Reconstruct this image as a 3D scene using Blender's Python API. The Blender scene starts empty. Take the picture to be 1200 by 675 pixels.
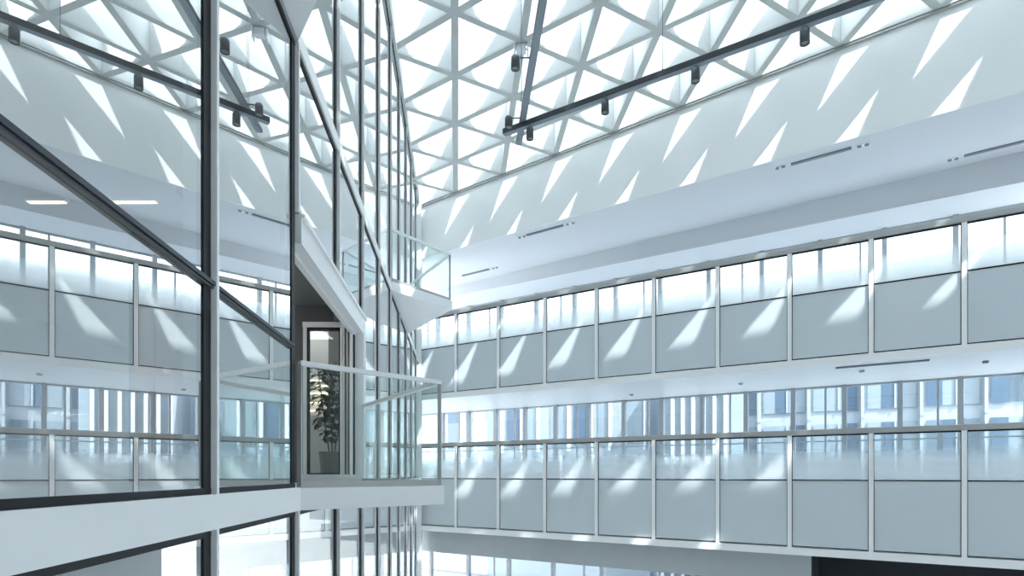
import bpy, bmesh, math, random
from mathutils import Vector, Matrix
random.seed(7)
C = bpy.context.scene.collection
Z0 = 9.0                      # eye height above the ground; levels below are relative to the eye

# ------------------------------------------------------------------ materials
def mat(name):
    m = bpy.data.materials.new(name); m.use_nodes = True
    nt = m.node_tree; nt.nodes.clear()
    out = nt.nodes.new('ShaderNodeOutputMaterial')
    return m, nt, out
def paint(name, col, rough=.5, metal=0, var=.03, scale=3.0, spec=.3, emit=0, emcol=None):
    m, nt, out = mat(name)
    b = nt.nodes.new('ShaderNodeBsdfPrincipled')
    tc = nt.nodes.new('ShaderNodeTexCoord'); nz = nt.nodes.new('ShaderNodeTexNoise')
    nz.inputs['Scale'].default_value = scale; nz.inputs['Detail'].default_value = 3
    nt.links.new(tc.outputs['Object'], nz.inputs['Vector'])
    r = nt.nodes.new('ShaderNodeValToRGB')
    r.color_ramp.elements[0].position = .3; r.color_ramp.elements[1].position = .7
    r.color_ramp.elements[0].color = tuple(c*(1-var) for c in col)+(1,)
    r.color_ramp.elements[1].color = tuple(min(1, c*(1+var)) for c in col)+(1,)
    nt.links.new(nz.outputs['Fac'], r.inputs['Fac']); nt.links.new(r.outputs['Color'], b.inputs['Base Color'])
    b.inputs['Roughness'].default_value = rough; b.inputs['Metallic'].default_value = metal
    b.inputs['Specular IOR Level'].default_value = spec
    if emit:
        b.inputs['Emission Color'].default_value = tuple(emcol or col)+(1,); b.inputs['Emission Strength'].default_value = emit
    nt.links.new(b.outputs[0], out.inputs[0]); return m
def glass(name, base, power, tint, gtint=(.95, .98, 1), rough=0.0):
    """clear sheet: mirror part grows towards grazing angles"""
    m, nt, out = mat(name)
    lw = nt.nodes.new('ShaderNodeLayerWeight'); lw.inputs['Blend'].default_value = .5
    p = nt.nodes.new('ShaderNodeMath'); p.operation = 'POWER'; p.inputs[1].default_value = power
    ma = nt.nodes.new('ShaderNodeMath'); ma.operation = 'MULTIPLY_ADD'
    ma.inputs[1].default_value = 1-base; ma.inputs[2].default_value = base; ma.use_clamp = True
    t = nt.nodes.new('ShaderNodeBsdfTransparent'); t.inputs[0].default_value = tuple(tint)+(1,)
    g = nt.nodes.new('ShaderNodeBsdfGlossy'); g.inputs['Color'].default_value = tuple(gtint)+(1,); g.inputs['Roughness'].default_value = rough
    mx = nt.nodes.new('ShaderNodeMixShader')
    nt.links.new(lw.outputs['Facing'], p.inputs[0]); nt.links.new(p.outputs[0], ma.inputs[0])
    nt.links.new(ma.outputs[0], mx.inputs[0]); nt.links.new(t.outputs[0], mx.inputs[1]); nt.links.new(g.outputs[0], mx.inputs[2])
    nt.links.new(mx.outputs[0], out.inputs[0]); m['_mix'] = 1
    return m
def frit_glass(name):
    """clear at the top, fading into a milky dot print at the bottom"""
    m = glass(name, .06, 3, (.93, .97, .98)); nt = m.node_tree
    out = [n for n in nt.nodes if n.type == 'OUTPUT_MATERIAL'][0]; mx = [n for n in nt.nodes if n.type == 'MIX_SHADER'][0]
    tc = nt.nodes.new('ShaderNodeTexCoord'); sp = nt.nodes.new('ShaderNodeSeparateXYZ'); r = nt.nodes.new('ShaderNodeValToRGB')
    nt.links.new(tc.outputs['Generated'], sp.inputs[0]); nt.links.new(sp.outputs['Z'], r.inputs[0])
    e = r.color_ramp.elements; e[0].position = .0; e[0].color = (.82,)*3+(1,); e[1].position = .75; e[1].color = (.08,)*3+(1,)
    k = e.new(.42); k.color = (.55,)*3+(1,)
    d = nt.nodes.new('ShaderNodeBsdfDiffuse'); d.inputs[0].default_value = (.88, .92, .94, 1)
    tr = nt.nodes.new('ShaderNodeBsdfTranslucent'); tr.inputs[0].default_value = (.85, .9, .93, 1)
    dm = nt.nodes.new('ShaderNodeMixShader'); dm.inputs[0].default_value = .45
    nt.links.new(d.outputs[0], dm.inputs[1]); nt.links.new(tr.outputs[0], dm.inputs[2])
    m2 = nt.nodes.new('ShaderNodeMixShader')
    nt.links.new(r.outputs[0], m2.inputs[0]); nt.links.new(mx.outputs[0], m2.inputs[1]); nt.links.new(dm.outputs[0], m2.inputs[2])
    nt.links.new(m2.outputs[0], out.inputs[0]); return m
def sail(name):
    m, nt, out = mat(name)
    d = nt.nodes.new('ShaderNodeBsdfDiffuse'); d.inputs[0].default_value = (.74, .765, .77, 1)
    tr = nt.nodes.new('ShaderNodeBsdfTranslucent'); tr.inputs[0].default_value = (.74, .77, .78, 1)
    mx = nt.nodes.new('ShaderNodeMixShader'); mx.inputs[0].default_value = .35
    nt.links.new(d.outputs[0], mx.inputs[1]); nt.links.new(tr.outputs[0], mx.inputs[2]); nt.links.new(mx.outputs[0], out.inputs[0]); return m

M = dict(
    plaster=paint('white plaster', (.87, .90, .91), .7, var=.012, scale=.6),
    white=paint('white powder coat', (.87, .90, .92), .35, var=.01),
    trim=paint('satin white metal', (.91, .93, .945), .35, var=.01, spec=.5),
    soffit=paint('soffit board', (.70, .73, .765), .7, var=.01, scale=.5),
    beam=paint('grey green lattice steel', (.62, .66, .65), .6, var=.03),
    fin=sail('white coffer board'),
    gasket=paint('black gasket', (.012, .015, .018), .5),
    dark=paint('dark slot', (.22, .25, .28), .6),
    railmetal=paint('brushed handrail', (.44, .455, .45), .32, metal=.35),
    spandrel=paint('grey blue enamelled glass', (.62, .69, .735), .18, var=.015, scale=.8, spec=.5),
    greybeam=paint('grey spandrel band', (.5, .545, .565), .5, var=.02),
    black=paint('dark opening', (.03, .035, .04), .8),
    track=paint('slate blue track', (.30, .35, .40), .4, metal=.05),
    trackdark=paint('dark track side', (.05, .06, .07), .4),
    spot=paint('anthracite spotlight', (.10, .11, .12), .3, metal=.6),
    lens=paint('spotlight lens', (.35, .36, .36), .15),
    intwall=paint('interior grey wall', (.42, .43, .44), .8),
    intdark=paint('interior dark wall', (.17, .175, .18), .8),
    floor=paint('pale stone floor', (.62, .63, .63), .35, var=.05),
    wood=paint('brown veneer', (.33, .20, .15), .5, var=.2, scale=2),
    warm=paint('warm strip lamp', (1, .86, .62), .5, emit=3, emcol=(1, .84, .6)),
    leaf=paint('dark green leaf', (.02, .035, .028), .4, var=.4, scale=9),
    bark=paint('bark', (.12, .09, .07), .8, var=.2, scale=20),
    pot=paint('grey planter', (.30, .31, .31), .5),
    soil=paint('soil', (.05, .04, .03), .9, var=.3, scale=30),
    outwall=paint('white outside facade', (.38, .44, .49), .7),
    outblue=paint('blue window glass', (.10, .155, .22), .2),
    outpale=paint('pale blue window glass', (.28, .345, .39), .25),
    ground=paint('light paving', (.62, .63, .63), .8, var=.08, scale=.3),
    mirror=glass('reflective curtain wall glass', .50, 1.3, (.76, .82, .82), (.93, .95, .955)),
    clear=glass('clear glass', .02, 4.5, (.935, .97, .965)),
    window=glass('window glass', .06, 3, (.66, .715, .75)),
    roofglass=glass('roof glass', .04, 3, (.9, .96, .98)),
    frame=paint('mid grey window metal', (.42, .455, .48), .4),
    frit=frit_glass('fading frit glass'),
)

# ------------------------------------------------------------------ mesh helpers
tB = Vector((.8458, -.5334)); nW = Vector((.5334, .8458)); P0 = Vector((-1.74, 18.7))
def W(t, d, z):                # gallery wall: t along it (to the right), d behind it
    p = P0+tB*t+nW*d; return Vector((p.x, p.y, z+Z0))
dF = Vector((-.0857, 1)); nF = Vector((.99635, .0854))
def F(Y, o, z):                # curtain wall: Y along it, o out of it
    return Vector((-1.396-.0857*Y+o*nF.x, Y+o*nF.y, z+Z0))
def G(x, y, z): return Vector((x, y, z+Z0))
def roofz(x, y): return .047*x-.018*y+9.27
def sofz(t): return 7.06+.0206*t

class MB:
    def __init__(s): s.v = []; s.f = []; s.sm = []
    def poly(s, pts, smooth=False):
        n = len(s.v); s.v += [Vector(p) for p in pts]; s.f.append(list(range(n, n+len(pts)))); s.sm.append(smooth)
    def hexa(s, p):            # p: bottom 4 then top 4
        n = len(s.v); s.v += [Vector(q) for q in p]
        for f in ((3, 2, 1, 0), (4, 5, 6, 7), (0, 1, 5, 4), (1, 2, 6, 5), (2, 3, 7, 6), (3, 0, 4, 7)):
            s.f.append([n+i for i in f]); s.sm.append(False)
        return s
    def box(s, fn, a0, a1, b0, b1, c0, c1):
        return s.hexa([fn(a0, b0, c0), fn(a1, b0, c0), fn(a1, b1, c0), fn(a0, b1, c0), fn(a0, b0, c1), fn(a1, b0, c1), fn(a1, b1, c1), fn(a0, b1, c1)])
    def prism(s, pts, z0, z1):
        n = len(pts); k = len(s.v)
        s.v += [G(p[0], p[1], z0) for p in pts]+[G(p[0], p[1], z1) for p in pts]
        s.f.append(list(range(k+n-1, k-1, -1))); s.f.append(list(range(k+n, k+2*n))); s.sm += [False]*2
        for i in range(n):
            j = (i+1) % n; s.f.append([k+i, k+j, k+n+j, k+n+i]); s.sm.append(False)
        return s
    def bar(s, a, b, w, h, up=Vector((0, 0, 1))):
        a = Vector(a); b = Vector(b); d = (b-a).normalized(); sd = d.cross(up)
        if sd.length < 1e-4: sd = d.cross(Vector((1, 0, 0)))
        sd.normalize(); u = sd.cross(d); x = sd*w/2; y = u*h/2
        return s.hexa([a-x-y, a+x-y, b+x-y, b-x-y, a-x+y, a+x+y, b+x+y, b-x+y])
    def tube(s, a, b, r0, r1=None, n=16, cap=True):
        a = Vector(a); b = Vector(b); r1 = r0 if r1 is None else r1; d = (b-a).normalized()
        x = d.orthogonal().normalized(); y = d.cross(x); k = len(s.v)
        for c, r in ((a, r0), (b, r1)):
            for i in range(n):
                q = 2*math.pi*i/n; s.v.append(c+(x*math.cos(q)+y*math.sin(q))*r)
        for i in range(n):
            j = (i+1) % n; s.f.append([k+i, k+j, k+n+j, k+n+i]); s.sm.append(True)
        if cap: s.f.append(list(range(k+n-1, k-1, -1))); s.f.append(list(range(k+n, k+2*n))); s.sm += [False]*2
        return s
    def lathe(s, c, prof, n=24):
        k = len(s.v)
        for r, z in prof:
            for i in range(n):
                q = 2*math.pi*i/n; s.v.append(Vector(c)+Vector((r*math.cos(q), r*math.sin(q), z)))
        for a in range(len(prof)-1):
            for i in range(n):
                j = (i+1) % n; s.f.append([k+a*n+i, k+a*n+j, k+(a+1)*n+j, k+(a+1)*n+i]); s.sm.append(True)
        return s
    def build(s, name, m, parent=None, bevel=0, fix=True):
        lo = [min(v[i] for v in s.v) for i in range(3)]; hi = [max(v[i] for v in s.v) for i in range(3)]
        o3 = Vector(((lo[0]+hi[0])/2, (lo[1]+hi[1])/2, lo[2]))
        me = bpy.data.meshes.new(name); me.from_pydata([v-o3 for v in s.v], [], s.f)
        for p, q in zip(me.polygons, s.sm): p.use_smooth = q
        me.materials.append(M[m] if isinstance(m, str) else m)
        if fix:
            bm = bmesh.new(); bm.from_mesh(me); bmesh.ops.recalc_face_normals(bm, faces=bm.faces); bm.to_mesh(me); bm.free()
        o = bpy.data.objects.new(name, me); C.objects.link(o)
        w = o3.copy()
        if parent is not None:
            o.parent = parent; q = parent
            while q is not None: w -= q.location; q = q.parent
        o.location = w
        if bevel:
            b = o.modifiers.new('bevel', 'BEVEL'); b.width = bevel; b.segments = 2; b.limit_method = 'ANGLE'
        return o
def tag(o, label=None, cat=None, group=None, kind=None):
    if label: o['label'] = label
    if cat: o['category'] = cat
    if group: o['group'] = group
    if kind: o['kind'] = kind
    return o
def empty(name, loc, label=None, cat=None, group=None, kind=None):
    o = bpy.data.objects.new(name, None); C.objects.link(o); o.location = loc; o.empty_display_size = .2
    return tag(o, label, cat, group, kind)
def st(o, label=None, cat=None): return tag(o, label, cat, None, 'structure')
ORD = ['first', 'second', 'third', 'fourth', 'fifth', 'sixth', 'seventh', 'eighth', 'ninth', 'tenth', 'eleventh', 'twelfth', 'thirteenth', 'fourteenth', 'fifteenth', 'sixteenth', 'seventeenth', 'eighteenth']
wn = [0]
def win(loc, label):
    wn[0] += 1; return empty('window_%d' % wn[0], loc, label, 'window', None, 'structure')

# ------------------------------------------------------------------ lattice roof
e2 = Vector((.0914, -.9958))*1.78
def node(i, j):
    p = P0+tB*(-.03+1.765*i)+e2*j; return p
def rp(p, dz=0): return G(p.x, p.y, roofz(p.x, p.y)+dz)
I0, I1, J1 = -1, 13, 9
H = 1.02
ceil = empty('ceiling', (3, 9, Z0+9), 'white skylight roof of deep triangular coffers on grey lattice bars', 'ceiling', None, 'structure')
bars = MB(); fins = MB()
def edge(a, b):
    pa, pb = node(*a), node(*b); A = rp(pa); B = rp(pb)
    bars.bar(A, B, .15, .05)
    fins.bar(rp(pa, .05+H/2), rp(pb, .05+H/2), .035, H)
for i in range(I0, I1+1):
    for j in range(0, J1+1):
        if i < I1: edge((i, j), (i+1, j))
        if j < J1: edge((i, j), (i, j+1))
        if i < I1 and j < J1: edge((i+1, j), (i, j+1))
bars.build('lattice_bars', 'beam', ceil)
fins.build('coffer_sides', 'fin', ceil)
gl = MB(); q = [node(I0, 0), node(I1, 0), node(I1, J1), node(I0, J1)]
gl.poly([rp(p, H+.12) for p in q]); gl.build('roof_glass', 'roofglass', ceil)
s = MB(); q = [node(I0, J1), node(I1, J1), node(I1, 15), node(I0, 15)]
s.hexa([rp(p, 0) for p in q]+[rp(p, .3) for p in q]); st(s.build('ceiling_sunblock', 'plaster'), 'unseen solid ceiling added beyond the lattice roof to block sun', 'ceiling')  # added out of view to keep sun off the slab band and balcony
# dark line where roof meets wall
b = MB(); b.bar(rp(P0-tB*2-nW*.03, -.06), rp(P0+tB*22-nW*.03, -.06), .05, .04); st(b.build('trim_1', 'railmetal'), 'thin grey line where the lattice roof meets the white wall', 'trim')

# ------------------------------------------------------------------ upper white wall, soffits, slabs
TR = 17.5
w = MB()
def wz(t): p = P0+tB*t; return roofz(p.x, p.y)
w.hexa([W(-3, 0, sofz(-3)), W(TR, 0, sofz(TR)), W(TR, .02, sofz(TR)), W(-3, .02, sofz(-3)), W(-3, 0, wz(-3)+.1), W(TR, 0, wz(TR)+.1), W(TR, .02, wz(TR)+.1), W(-3, .02, wz(-3)+.1)])
st(w.build('wall_upper', 'plaster'), 'tall white plaster wall under the skylight, striped with sunlit triangles', 'wall')
s = MB()
s.hexa([W(-3, .021, sofz(-3)), W(TR, .021, sofz(TR)), W(TR, 2.8, sofz(TR)), W(-3, 2.8, sofz(-3)), W(-3, .021, 7.9), W(TR, .021, 7.9), W(TR, 2.8, 7.9), W(-3, 2.8, 7.9)])
s.box(W, -7, TR, 2.8, 4.4, 6.65, 7.9)
st(s.build('ceiling_gallery', 'soffit'), 'flat pale soffit over the upper gallery with ventilation slots', 'ceiling')
s = MB(); s.box(W, -3, TR, .03, 5, 9.0, 9.2); st(s.build('roof_slab', 'plaster'), 'unseen solid roof added behind the upper white wall to block sky', 'roof')  # put in out of view to block sky light behind the wall
for nm, zt, lab in (('upper', 4.05, 'upper'), ('lower', -.13, 'lower')):
    s = MB(); s.box(W, -7, TR, .07, 4.4, zt-1.55, zt-.02)
    st(s.build('floor_'+nm, 'white'), lab+' gallery floor slab with its white underside', 'floor')

# slots and downlights in the soffit (located by their place on the soffit)
def onsof(px, py):
    # intersect a sight line with the sloping soffit -> wall coordinates
    x = (px-600)/700; k = (556-py)/700; lo, hi = 8, 30
    for _ in range(50):
        Y = (lo+hi)/2; p = Vector((x*Y, Y)); t = (p-P0).dot(tB)
        if k*Y > sofz(t): hi = Y
        else: lo = Y
    p = Vector((x*Y, Y))-P0; return p.dot(tB), p.dot(nW)
slots = [((617, 275), (660, 264), 'nearer the glass wall corner, front row'), ((927, 192), (998, 173), 'longest seen, right of centre above the balustrade'), ((1130, 182), (1200, 165), 'cut by the right edge of the picture'), ((542, 323), (573, 315), 'beside the upper triangular balcony')]
for a, b_, lab in slots:
    t0, d0 = onsof(*a); t1, d1 = onsof(*b_); d = (d0+d1)/2
    d = min(d, 2.55)
    m = MB(); t1 += .4 if a[0] == 1130 else 0
    m.hexa([W(t_, d_, sofz(t_)+h_) for h_ in (-.03, .001) for t_, d_ in ((t0, d-.045), (t1, d-.045), (t1, d+.045), (t0, d+.045))])
    tag(m.build('air_slot', 'dark'), 'dark linear air slot in the pale soffit, '+lab, 'vent', 'air slots in the soffit')
dots = [((609, 278), (614, 276.5), 'left of the front row slot'), ((665, 262.5), (672, 261), 'right of the front row slot'), ((911, 196.5), (918, 195), 'left of the longest slot'), ((1007, 171), (1016, 169), 'right of the longest slot'), ((1113, 187), (1121, 185), 'left of the slot at the right edge'), ((578, 314), (582, 313), 'right of the slot beside the balcony')]
for a, b_, lab in dots:
    t0, d0 = onsof(*a); t1, d1 = onsof(*b_); d = min(d0, 2.55); t = (t0+t1)/2
    e = empty('twin_downlight', W(t, d, sofz(t)-.02), 'small twin downlight in the soffit, '+lab, 'downlight', 'twin downlights in the soffit')
    m = MB(); m.box(W, t0-.06, t1+.06, d-.06, d+.06, sofz(t)-.012, sofz(t)+.03); m.build('housing', 'trim', e)
    for tt in (t0, t1):
        m = MB(); m.tube(W(tt, d, sofz(t)-.03), W(tt, d, sofz(t)+.02), .045); m.build('lamp', 'dark', e)
# fittings on the underside of the upper gallery slab
for px, py, lab in ((1155, 423, 'near the right edge'), (1010, 434, 'right of centre'), (868, 449, 'above the fourth window bay'), (740, 462, 'left of centre')):
    k = (556-py)/700; z = 2.5; Y = z/k; p = Vector(((px-600)/700*Y, Y))-P0; t, d = p.dot(tB), max(.3, min(4, p.dot(nW)))
    m = MB(); m.lathe(W(t, d, z-.05), [(0, 0), (.05, 0), (.06, .02), (.06, .05), (0, .05)]); tag(m.build('smoke_detector', 'dark' if px > 1100 else 'railmetal'), 'small round fitting under the upper gallery slab, '+lab, 'detector', 'round fittings under the upper gallery')
m = MB(); m.box(W, 10.4, 12.2, .9, 1.0, 2.47, 2.52); tag(m.build('air_slot', 'dark'), 'long thin air slot under the upper gallery slab at right', 'vent')

# ------------------------------------------------------------------ balustrades
SP = 1.59; K0, K1 = -1, 9
for lv, zt, zm, zb, nm in (('upper', 5.02, 4.05, 2.60, 'upper gallery'), ('lower', .88, -.13, -1.63, 'lower gallery')):
    root = empty('balustrade', W(6, 0, zb), 'long glazed balustrade of the %s with slim white posts and metal handrail' % nm, 'balustrade')
    for k in range(K0, K1+1):
        a, b_ = k*SP+.045, (k+1)*SP-.045
        e = empty('panel', W((a+b_)/2, 0, zb)-root.location); e.parent = root
        m = MB(); m.box(W, a+.015, b_-.015, -.012, .012, zm+.02, zt-.02); m.build('clear_pane', 'frit', e)['label'] = 'clear upper pane fading to milky at its foot'
        m = MB(); m.box(W, a+.015, b_-.015, -.015, .015, zb+.015, zm-.015); m.build('spandrel_pane', 'spandrel', e)['label'] = 'opaque grey blue lower pane'
        m = MB()
        m.box(W, a, b_, -.02, .02, zm-.014, zm+.016)
        m.box(W, a, a+.012, -.02, .02, zb, zt); m.box(W, b_-.012, b_, -.02, .02, zb, zt)
        m.box(W, a, b_, -.02, .02, zb, zb+.014); m.box(W, a, b_, -.02, .02, zt-.03, zt)
        m.build('gasket', 'gasket', e)
    for k in range(K0, K1+2):
        m = MB(); m.box(W, k*SP-.045, k*SP+.045, -.05, .05, zb-.02, zt); m.build('post', 'trim', root)
    m = MB(); m.box(W, K0*SP, (K1+1)*SP, -.06, .07, zt, zt+.12); m.build('handrail', 'railmetal', root, bevel=.01)
    m = MB(); m.box(W, -2, TR, -.06, .07, zb-.19, zb-.02); m.build('edge_strip', 'trim', root)

# grey band and dark opening beneath the lower gallery
m = MB(); m.box(W, -5, TR, -20.4, -20.2, -9, 10.5); st(m.build('wall_lightblock_back', 'plaster'), 'unseen white wall added behind the camera to cut stray light', 'wall')  # added behind the camera so the near glass wall gets less light
m = MB(); m.box(W, TR, TR+.2, -20.4, 4.4, -9, 10.5); st(m.build('wall_lightblock_right', 'plaster'), 'unseen white wall added off to the right to cut side light', 'wall')  # added out of view to shut off sky light from the open side
m = MB(); m.box(W, -3, 9.95, .35, .6, -2.55, -1.78); st(m.build('trim_4', 'greybeam'), 'grey cladding band beneath the lower gallery', 'trim')
m = MB(); m.box(W, -7, 9.95, .6, 4.4, -2.45, -1.9); st(m.build('ceiling_below', 'soffit'), 'pale ceiling of the storey beneath the lower gallery', 'ceiling')
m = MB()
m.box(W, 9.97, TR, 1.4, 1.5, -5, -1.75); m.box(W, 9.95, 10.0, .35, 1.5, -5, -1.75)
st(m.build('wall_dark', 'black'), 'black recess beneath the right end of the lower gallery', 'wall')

# back windows of the three storeys
def backrow(z0, z1, pitch, t0, t1, d, what):
    n = int(round((t1-t0)/pitch))
    for i in range(n):
        a = t0+i*pitch; b_ = a+pitch
        e = win(W((a+b_)/2, d, z0), 'tall outer window of the %s, %s from the glass wall' % (what, ORD[i] if i < len(ORD) else 'last'))
        m = MB(); m.poly([W(a+.04, d, z0+.05), W(b_-.04, d, z0+.05), W(b_-.04, d, z1-.04), W(a+.04, d, z1-.04)]); m.build('pane', 'window', e)
        m = MB(); m.box(W, a-.06, a+.06, d-.12, d+.05, z0, z1); m.box(W, a+.05, b_-.05, d-.04, d+.04, z0, z0+.06); m.box(W, a+.05, b_-.05, d-.04, d+.04, z1-.05, z1)
        m.box(W, a+.05, b_-.05, d-.02, d+.03, z0+1.05, z0+1.09)
        if i % 2 == 0: m.box(W, a+pitch*.62, a+pitch*.62+.05, d-.03, d+.03, z0, z1)
        m.build('frame', 'frame', e)
backrow(4.05, 6.65, 1.55, -5.7, 15.0, 4.2, 'upper gallery')
backrow(-.13, 2.5, 1.3, -6.5, 15.6, 4.2, 'lower gallery')
backrow(-5.0, -2.45, 1.9, -6.4, 10.8, 4.2, 'storey below')

# ------------------------------------------------------------------ curtain wall on the left
YK = [-1.71+1.68*i for i in range(13)]+[19.5]
ZA, ZB, ZC_, ZD = -.305, -.11, 3.62, 3.77
rows = [('below the white slab band', -3.9, ZA), ('at balcony level', ZB, ZC_), ('under the lattice roof', ZD, None)]
def wallbay(i, r):
    a, b_ = YK[i], YK[i+1]; what, z0, z1 = rows[r]
    if z1 is None: z1 = 8.83
    opening = (r == 1 and i in (4, 5))
    if opening: z0 = 2.2
    e = win(F((a+b_)/2, 0, z0), 'reflective curtain wall bay %s, %s from the camera' % (what, ORD[i]))
    m = MB(); m.poly([F(a+.02, 0, z0+.02), F(b_-.02, 0, z0+.02), F(b_-.02, 0, z1-.02), F(a+.02, 0, z1-.02)]); m.build('pane', 'mirror', e)
    m = MB()
    m.box(F, a+.015, a+.035, -.02, .01, z0, z1); m.box(F, b_-.105, b_-.015, -.03, .008, z0, z1)
    m.box(F, a+.02, b_-.02, -.02, .012, z0, z0+.035); m.box(F, a+.02, b_-.02, -.02, .012, z1-.04, z1)
    m.build('gasket', 'gasket', e)
    m = MB(); m.box(F, a-.015, a+.015, -.06, .042, z0, z1); m.build('mullion', 'trim', e)
for r in range(3):
    for i in range(len(YK)-1): wallbay(i, r)
m = MB(); m.box(F, -1.7, 19.5, -.1, .04, ZA, ZB); st(m.build('trim_5', 'white'), 'broad white slab band running along the glass wall', 'trim')
m = MB(); m.box(F, -1.7, 19.5, -.1, .03, ZC_, ZD); st(m.build('trim_6', 'trim'), 'high grey white transom band of the glass wall', 'trim')
m = MB(); m.hexa([F(-1.7, -.1, 8.8), F(19.7, -.1, 8.8), F(19.7, .07, 8.8), F(-1.7, .07, 8.8), F(-1.7, -.1, 9.25), F(19.7, -.1, 9.1), F(19.7, .07, 9.1), F(-1.7, .07, 9.25)])
st(m.build('trim_7', 'beam'), 'grey head rail where the glass wall meets the lattice roof', 'trim')
m = MB(); m.box(F, 19.35, 19.75, -.15, .12, -3.9, 8.9); st(m.build('trim_8', 'trim'), 'white corner upright where glass wall meets galleries', 'trim')
# interior of the building behind it
m = MB(); m.box(F, -1.7, 19.5, -8, -.1, ZA, ZB-.01); st(m.build('floor', 'floor'), 'pale floor inside behind the glass wall', 'floor')
m = MB(); m.box(F, -1.7, 4.95, -8, -.1, 3.45, 3.75); m.box(F, 8.5, 19.5, -8, -.1, 3.45, 3.75); m.box(F, 4.95, 8.5, -8, -.1, 3.45, 3.75)
st(m.build('ceiling_interior', 'intwall'), 'grey ceiling inside behind the glass wall', 'ceiling')
m = MB(); m.box(F, -1.7, 19.5, -8.2, -8, -9, 9.2); st(m.build('wall_interior', 'intwall'), 'grey rear wall inside the building', 'wall')
m = MB(); m.box(F, -1.7, 19.8, -8.2, -.1, 9.2, 9.4); st(m.build('roof_slab', 'plaster'), 'solid roof over the building on the left', 'roof')
m = MB(); m.box(F, -1.7, 4.9, .004, .034, 1.045, 1.068); m.box(F, -1.7, 4.9, .004, .026, 1.03, 1.04)
tag(m.build('guard_rail', 'trackdark'), 'dark slate horizontal guard rail running across the left glass panes', 'rail')
m = MB(); m.box(F, -1.7, 4.95, -.1, -.07, 3.07, 3.10); m.box(F, 5.05, 18, -.1, -.07, 3.07, 3.10)
tag(m.build('ghost_strip', 'railmetal'), 'thin grey strip imitating a ghost reflection high in the glass wall', 'rail')  # solid strip stands in for a double reflection of the transom
# interior things dimly seen through the first panes
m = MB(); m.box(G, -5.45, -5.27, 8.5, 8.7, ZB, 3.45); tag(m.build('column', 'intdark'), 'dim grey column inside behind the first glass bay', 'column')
e = empty('cupboard', G(-3.5, 6.05, ZB), 'tall brown cupboard inside beside the dim grey column', 'cupboard')
m = MB(); m.box(G, -3.72, -3.3, 5.9, 6.4, ZB, 1.75); m.build('carcass', 'wood', e)
for x0, x1 in ((-3.72, -3.515), (-3.505, -3.3)):
    m = MB(); m.box(G, x0+.004, x1-.004, 5.875, 5.898, ZB+.06, 1.74); dd = m.build('door', 'wood', e)
m = MB(); m.tube(G(-3.38, 5.86, 1.02), G(-3.38, 5.84, 1.02), .035, n=24); tag(m.build('round_sign', 'white'), 'small white disc on the brown cupboard', 'sign')
for x0, x1, lab in ((-5.0, -4.42, 'right of the two'), (-6.05, -5.55, 'left of the two')):
    e = empty('strip_light', G((x0+x1)/2, 7.45, 3.4), 'glowing warm strip light on the grey ceiling inside, '+lab, 'light', 'strip lights inside the left building')
    m = MB(); m.box(G, x0, x1, 7.41, 7.49, 3.40, 3.452); m.build('housing', 'trim', e)
    m = MB(); m.box(G, x0+.02, x1-.02, 7.42, 7.48, 3.385, 3.40); m.build('diffuser', 'warm', e)

# ------------------------------------------------------------------ loggia with door and plant
m = MB(); m.box(F, 5.04, 8.45, -.14, .05, 1.95, 2.2); st(m.build('trim_9', 'white'), 'thick white lintel over the balcony opening', 'trim')
m = MB(); m.box(F, 5.04, 8.45, .05, .075, 2.165, 2.2); m.box(F, 5.04, 8.28, -.1, -.06, 1.925, 1.95); st(m.build('trim_10', 'trim'), 'projecting lip along the white lintel', 'trim')
m = MB(); m.box(F, 8.28, 8.46, -.12, .05, ZB, 1.95); st(m.build('trim_11', 'white'), 'white jamb at the far side of the balcony opening', 'trim')
m = MB(); m.box(F, 4.9, 5.02, -.85, -.08, ZB, 3.45); st(m.build('wall_loggia_near', 'intwall'), 'grey side wall of the balcony recess nearest the camera', 'wall')
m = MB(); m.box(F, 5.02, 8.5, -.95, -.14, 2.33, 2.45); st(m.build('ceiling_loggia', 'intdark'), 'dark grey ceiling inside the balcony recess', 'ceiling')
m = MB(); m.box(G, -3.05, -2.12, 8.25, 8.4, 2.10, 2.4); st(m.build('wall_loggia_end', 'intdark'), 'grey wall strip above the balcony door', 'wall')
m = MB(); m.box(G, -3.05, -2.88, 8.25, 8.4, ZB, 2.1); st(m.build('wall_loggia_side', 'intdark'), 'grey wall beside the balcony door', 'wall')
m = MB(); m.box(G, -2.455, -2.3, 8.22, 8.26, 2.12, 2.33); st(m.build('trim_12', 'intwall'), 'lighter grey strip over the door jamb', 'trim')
d1 = empty('door_1', G(-2.6, 8.3, ZB), 'glazed balcony door with dark seal and metal frame', 'door', None, 'structure')
m = MB()
X0_, X1_, D0, D1 = -2.87, -2.33, .0, 2.09
m.box(G, X0_, X0_+.05, 8.2, 8.3, D0, D1); m.box(G, X1_-.03, X1_, 8.2, 8.3, D0, D1); m.box(G, X0_, X1_, 8.18, 8.3, D1-.07, D1); m.box(G, X0_, X1_+.18, 8.16, 8.3, D0-.1, D0)
m.build('frame', 'trim', d1)
m = MB(); m.box(G, X0_+.05, X0_+.07, 8.21, 8.29, D0, D1-.07); m.box(G, X1_-.05, X1_-.03, 8.21, 8.29, D0, D1-.07); m.box(G, X0_+.05, X1_-.03, 8.21, 8.29, D1-.105, D1-.07); m.box(G, X0_+.05, X1_-.03, 8.21, 8.29, D0, D0+.02)
m.build('seal', 'gasket', d1)
m = MB(); m.box(G, X0_+.07, X1_-.05, 8.24, 8.252, D0+.02, D1-.1); m.build('pane', 'clear', d1)
d2 = empty('door_2', G(-2.25, 8.3, ZB), 'stacked sliding door leaves seen edge on beside the balcony door', 'door', None, 'structure')
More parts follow.
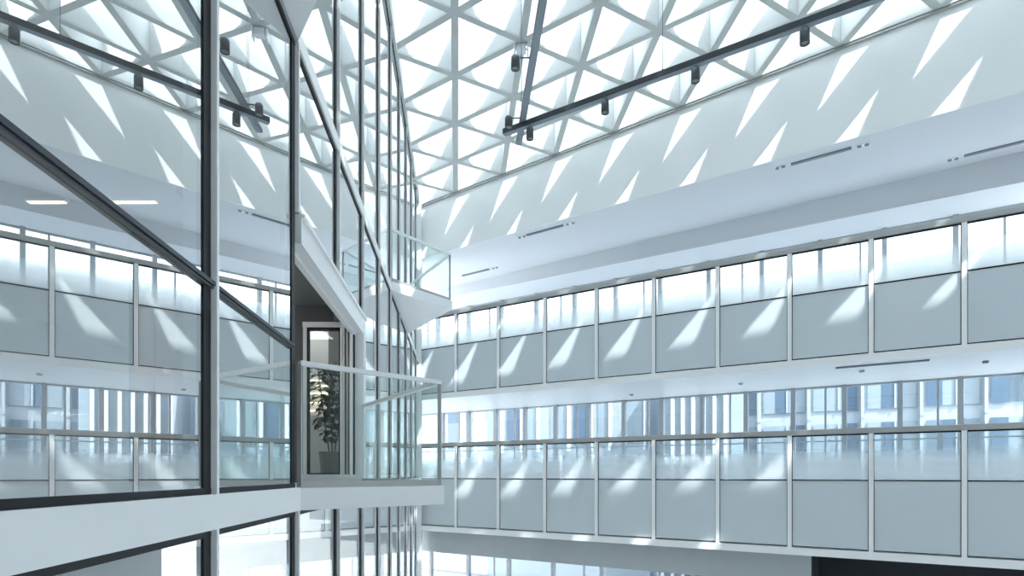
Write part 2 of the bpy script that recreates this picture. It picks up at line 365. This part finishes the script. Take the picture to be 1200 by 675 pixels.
for n_, x in enumerate((-2.325, -2.27, -2.215)):
    m = MB(); m.box(G, x, x+.028, 8.2-.03*n_, 8.3, D0, 2.06-.02*n_); m.build('leaf_frame', 'trim' if n_ != 1 else 'railmetal', d2)
    m = MB(); m.box(G, x+.028, x+.04, 8.21, 8.3, D0, 2.05-.02*n_); m.build('leaf_seal', 'gasket', d2)
m = MB(); m.box(G, -4.2, -2.5, 10.4, 10.5, ZB, 3.4); st(m.build('wall_room', 'intwall'), 'grey rear wall of the room behind the plant', 'wall')
m = MB(); m.box(G, -2.95, -2.7, 9.6, 9.7, ZB, 2.6); st(m.build('wall_pier', 'intwall'), 'pale pier behind the potted plant', 'wall')
for n_, (z, x0, x1) in enumerate(((1.62, -3.55, -3.3), (1.53, -3.4, -3.0), (1.40, -3.55, -3.2), (1.24, -3.52, -3.25), (1.1, -3.55, -3.2))):
    m = MB(); m.box(G, x0, x1, 10.34, 10.39, z, z+.014)
    tag(m.build('strip_light', 'warm'), 'glowing strip standing in for a reflected lamp behind the potted plant, %s from the top' % ORD[n_], 'light', 'imitated lamp reflections behind the plant')  # emissive strips imitate linear lamps reflected in the glass

pl = empty('potted_plant', G(-2.63, 8.75, ZB), 'dark leafy potted tree behind the glazed balcony door', 'plant')
m = MB(); base = G(-2.63, 8.75, ZB)
m.lathe(base, [(0, 0), (.15, 0), (.155, .02), (.19, .42), (.195, .44), (.175, .44), (.17, .40), (0, .40)]); m.build('planter', 'pot', pl)
m = MB(); m.lathe(base, [(0, .405), (.168, .403), (.168, .39)]); m.build('soil', 'soil', pl)
tr = MB(); lf = MB()
def leaf(p, d, size):
    d = d.normalized(); sd = d.cross(Vector((0, 0, 1)));
    if sd.length < .1: sd = Vector((1, 0, 0))
    sd.normalize(); up = sd.cross(d)
    prof = [(0, 0), (.25, .32), (.55, .38), (.85, .18), (1, 0)]
    mid = [p+d*size*a-Vector((0, 0, size*.35*a*a)) for a, _ in prof]
    for sgn in (-1, 1):
        edge_ = [mid[i]+sd*sgn*size*prof[i][1]+up*size*prof[i][1]*.25 for i in range(5)]
        for i in range(4):
            lf.poly([mid[i], mid[i+1], edge_[i+1], edge_[i]] if sgn > 0 else [mid[i], edge_[i], edge_[i+1], mid[i+1]], True)
for sx, sy, lean in ((0, 0, (.02, 0)), (.04, .02, (.11, .03)), (-.04, -.01, (-.10, .02))):
    p = base+Vector((sx, sy, .4)); pts = [p]
    for s_ in range(12):
        p = p+Vector((lean[0]*.085*(1+s_*.1)+random.uniform(-.015, .015), lean[1]*.08+random.uniform(-.015, .015), .105)); pts.append(p)
    for a, b_ in zip(pts, pts[1:]): tr.tube(a, b_, .011, .009, n=8)
    for n_, q in enumerate(pts[2:]):
        for _ in range(6 if n_ < 2 else 12):
            an = random.uniform(0, 6.283); dr = Vector((math.cos(an), math.sin(an), random.uniform(-.1, .7)))
            L = random.uniform(.04, .15); tip = q+dr.normalized()*L; tr.tube(q, tip, .003, .002, n=5, cap=False)
            leaf(tip, Vector((dr.x, dr.y, random.uniform(-.7, .2))), random.uniform(.07, .125))
tr.build('stems', 'bark', pl); lf.build('foliage', 'leaf', pl, fix=False)

# ------------------------------------------------------------------ triangular balconies
def balcony(A, B, Cc, zs, zr, label, post=True):
    """A, B, Cc plan corners (A and Cc on the glass wall, B out); zs slab top, zr rail top"""
    e = empty('balcony', G((A[0]+B[0]+Cc[0])/3, (A[1]+B[1]+Cc[1])/3, zs-.19), label, 'balcony')
    m = MB(); m.prism([A, B, Cc], zs-.19, zs); m.build('slab', 'white', e, bevel=.004)
    cen = Vector(((A[0]+B[0]+Cc[0])/3, (A[1]+B[1]+Cc[1])/3))
    sh = lambda p, f=.035: Vector(p)+(cen-Vector(p)).normalized()*f
    a, b_, c = sh(A, .03), sh(B, .06), sh(Cc, .03)
    for n_, (p, q) in enumerate(((a, b_), (b_, c))):
        m = MB(); m.bar(G(p.x, p.y, (zs+zr-.03)/2+.02), G(q.x, q.y, (zs+zr-.03)/2+.02), .014, zr-zs-.07); m.build('glass_panel', 'clear', e)
        m = MB(); m.bar(G(p.x, p.y, zr-.02), G(q.x, q.y, zr-.02), .055, .04); m.build('handrail', 'trim', e)
        m = MB(); m.bar(G(p.x, p.y, zs+.03), G(q.x, q.y, zs+.03), .035, .06); m.build('base_channel', 'railmetal', e)
    if post:
        for p in (a, b_, c):
            m = MB(); m.box(G, p.x-.018, p.x+.018, p.y-.018, p.y+.018, zs, zr-.03); m.build('post', 'railmetal' , e)
    return e
fp = lambda Y, o=.02: (-1.396-.0857*Y+o, Y)
balcony(fp(5.04), (-.689, 6.1), fp(8.35), ZB-.005, .965, 'triangular white balcony with glass guard in front of the plant door')
balcony(fp(11.75), (-1.31, 13.1), fp(15.4), 3.81, 4.85, 'upper triangular white balcony jutting from the far glass wall')
balcony(fp(5.02), (-.82, 3.6), fp(1.7), 3.81, 4.85, 'triangular white balcony overhead whose tip shows at top', post=False)

# ------------------------------------------------------------------ suspended tracks and spotlights
ZT = 6.66; XC = Vector((.2, 11.5))
aD = Vector((-.0816, .9967))
def track(p, q, w, h, label, cables):
    e = empty('track_beam', G((p.x+q.x)/2, (p.y+q.y)/2, ZT), label, 'light track')
    m = MB(); m.bar(G(p.x, p.y, ZT+h/2), G(q.x, q.y, ZT+h/2), w, h); m.build('channel', 'trackdark', e)
    m = MB(); m.bar(G(p.x, p.y, ZT-.004), G(q.x, q.y, ZT-.004), w-.012, .008); m.build('underside_cover', 'track', e)
    for s_ in cables:
        c = p+(q-p)*s_
        m = MB(); m.tube(G(c.x, c.y, ZT+h), G(c.x, c.y, roofz(c.x, c.y)), .004, n=6); m.tube(G(c.x, c.y, ZT+h), G(c.x, c.y, ZT+h+.05), .015, n=8); m.build('suspension_cable', 'trackdark', e)
track(XC-tB*.42, XC+tB*9.5, .11, .10, 'long dark track hung parallel to the white wall', (.04, .32, .6, .9))
p = XC+aD*.75; q = XC-aD*6.6; p2 = G(p.x, p.y, 0)
ZT += .101
track(p, q, .12, .06, 'second slate track crossing the long one near its left end', (.08, .5, .9))
ZT -= .101
def yon(px):   # distance along the long track for a sight column
    k = (px-600)/700; return (k*XC.y-XC.x)/(tB.x-k*tB.y)
for px, lab in ((621, 'beside the crossing of the tracks'), (709, 'second from the crossing'), (815, 'third from the crossing'), (943, 'fourth from the crossing, nearest the camera')):
    c = XC+tB*yon(px)
    e = empty('spotlight', G(c.x, c.y, ZT-.28), 'dark cylindrical spotlight hanging under the long track, '+lab, 'spotlight', 'spotlights under the long track')
    m = MB(); m.tube(G(c.x, c.y, ZT-.05), G(c.x, c.y, ZT-.01), .02); m.build('stem', 'spot', e)
    m = MB(); r = .07
    m.lathe(G(c.x, c.y, ZT-.26), [(r-.012, .015), (r-.006, 0), (r, .003), (r, .20), (r-.01, .215), (0, .215)]); m.build('housing', 'spot', e)
    m = MB(); m.lathe(G(c.x, c.y, ZT-.26), [(0, .018), (r-.012, .016), (r-.012, .03)]); m.build('lens', 'lens', e)
for px, py, lab in ((604, 72, 'far along it beside the white box'), (596, 142, 'just beyond the crossing')):
    Y = (ZT+.05)*700/(556-py); s_ = (Y-XC.y)/aD.y; c = XC+aD*s_; cx_ = (px-600)/700*Y
    e = empty('spotlight', G(cx_, Y, ZT-.1), 'spotlight on a side arm of the crossing track, '+lab, 'spotlight', 'spotlights on side arms')
    m = MB(); m.tube(G(c.x-.05, Y, ZT+.11), G(cx_, Y, ZT+.11), .012, n=8); m.build('arm', 'spot', e)
    m = MB(); r = .07; m.lathe(G(cx_, Y, ZT-.08), [(r-.012, .015), (r-.006, 0), (r, .003), (r, .19), (r-.015, .215), (0, .215)]); m.build('housing', 'spot', e)
    m = MB(); m.lathe(G(cx_, Y, ZT-.08), [(0, .018), (r-.012, .016), (r-.012, .03)]); m.build('lens', 'lens', e)
Y = roofz(0, 12.5)*700/(556-52)
m = MB(); c = Vector(((611-600)/700*Y, Y)); zc = roofz(c.x, c.y)
m.box(G, c.x-.1, c.x+.1, c.y-.08, c.y+.08, zc-.18, zc-.04); m.box(G, c.x-.16, c.x-.12, c.y-.1, c.y+.1, zc-.26, zc-.06); m.box(G, c.x+.12, c.x+.15, c.y-.1, c.y+.1, zc-.24, zc-.04)
m.box(G, c.x-.14, c.x+.14, c.y-.02, c.y+.02, zc-.13, zc-.10)
tag(m.build('junction_box', 'trim', bevel=.01), 'white box fixed under a lattice node beside the crossing track', 'box')

# ------------------------------------------------------------------ outside
m = MB(); m.box(lambda a, b, c: Vector((a, b, c)), -60, 80, -40, 100, -.3, 0); st(m.build('ground', 'ground'), 'pale ground outside and below', 'ground')
bd = empty('building', W(12, 18, -9), 'white office block outside with blue window strips seen through the gallery', 'building')
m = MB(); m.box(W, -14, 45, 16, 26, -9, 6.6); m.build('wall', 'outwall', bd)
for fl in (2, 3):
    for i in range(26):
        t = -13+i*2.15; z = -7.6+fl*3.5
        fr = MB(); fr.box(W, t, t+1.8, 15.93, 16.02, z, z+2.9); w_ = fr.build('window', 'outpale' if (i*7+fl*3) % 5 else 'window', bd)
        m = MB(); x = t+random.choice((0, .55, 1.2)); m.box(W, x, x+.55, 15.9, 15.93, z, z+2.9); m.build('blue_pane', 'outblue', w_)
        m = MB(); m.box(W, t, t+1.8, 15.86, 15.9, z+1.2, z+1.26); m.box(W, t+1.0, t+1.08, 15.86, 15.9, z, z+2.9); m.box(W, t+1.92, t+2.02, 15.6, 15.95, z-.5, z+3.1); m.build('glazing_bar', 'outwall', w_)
b2 = empty('building', W(5, 10, -9), 'pale glazed stair tower outside with close white uprights', 'building')
m = MB(); m.box(W, 3.6, 6.2, 9, 12, -9, 5.2); m.build('wall', 'outpale', b2)
for i in range(7):
    m = MB(); m.box(W, 3.62+i*.41, 3.72+i*.41, 8.85, 9, -9, 5.2); m.build('upright', 'white', b2)
for i in range(5):
    m = MB(); m.box(W, 3.6, 6.2, 8.9, 9, -8+i*2.8, -7.7+i*2.8); m.build('floor_band', 'white', b2)
b3 = empty('building', W(-4, 12, -9), 'white wing outside with tall narrow blue windows at left behind the gallery', 'building')
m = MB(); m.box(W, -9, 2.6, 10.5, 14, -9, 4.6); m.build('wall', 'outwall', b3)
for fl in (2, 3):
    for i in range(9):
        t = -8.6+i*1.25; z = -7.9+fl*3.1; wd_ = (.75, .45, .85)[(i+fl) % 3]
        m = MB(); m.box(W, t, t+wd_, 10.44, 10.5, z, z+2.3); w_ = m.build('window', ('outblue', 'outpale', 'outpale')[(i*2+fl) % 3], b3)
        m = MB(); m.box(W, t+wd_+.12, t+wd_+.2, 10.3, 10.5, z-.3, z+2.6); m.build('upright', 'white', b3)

# ------------------------------------------------------------------ light, camera, look
wd = bpy.data.worlds.new('sky'); bpy.context.scene.world = wd; wd.use_nodes = True
nt = wd.node_tree; bg = nt.nodes['Background']
tc = nt.nodes.new('ShaderNodeTexCoord'); sp = nt.nodes.new('ShaderNodeSeparateXYZ'); rr = nt.nodes.new('ShaderNodeValToRGB')
nt.links.new(tc.outputs['Generated'], sp.inputs[0]); nt.links.new(sp.outputs['Z'], rr.inputs[0]); nt.links.new(rr.outputs[0], bg.inputs[0])
rr.color_ramp.elements[0].color = (.97, .985, 1, 1); rr.color_ramp.elements[1].color = (.89, .94, 1, 1)
bg.inputs[1].default_value = 4.0
for n_, (y, o, z, en) in enumerate(((3.0, -3.5, 3.3, 90), (9.8, -1.2, 3.2, 25), (14, -3.5, 3.3, 90))):
    al = bpy.data.lights.new('interior_fill', 'AREA'); al.energy = en; al.size = 1.6 if en > 50 else .5; al.color = (1, .97, .92)  # unseen fill lights added to brighten the rooms behind the glass wall
    ao = bpy.data.objects.new('interior_fill', al); C.objects.link(ao); ao.location = F(y, o, z)
sl = bpy.data.lights.new('sun', 'SUN'); sl.energy = 8; sl.angle = math.radians(.7); sl.color = (1, .98, .95)
so = bpy.data.objects.new('sun', sl); C.objects.link(so); so.location = (5, -5, 30)
dv = Vector((-1.074, 1.859, -2.6)).normalized(); so.rotation_euler = dv.to_track_quat('-Z', 'Y').to_euler()

cam = bpy.data.cameras.new('camera'); cam.sensor_width = 36; cam.lens = 21.0; cam.shift_y = (556-337.5)/1200; cam.clip_start = .05; cam.clip_end = 300
co = bpy.data.objects.new('camera', cam); C.objects.link(co); co.location = (0, 0, Z0); co.rotation_euler = (math.pi/2, 0, 0)
bpy.context.scene.camera = co
sc = bpy.context.scene
sc.view_settings.view_transform = 'Standard'; sc.view_settings.look = 'None'; sc.view_settings.exposure = 0.42; sc.view_settings.gamma = 1.0
sc.cycles.transparent_max_bounces = 32
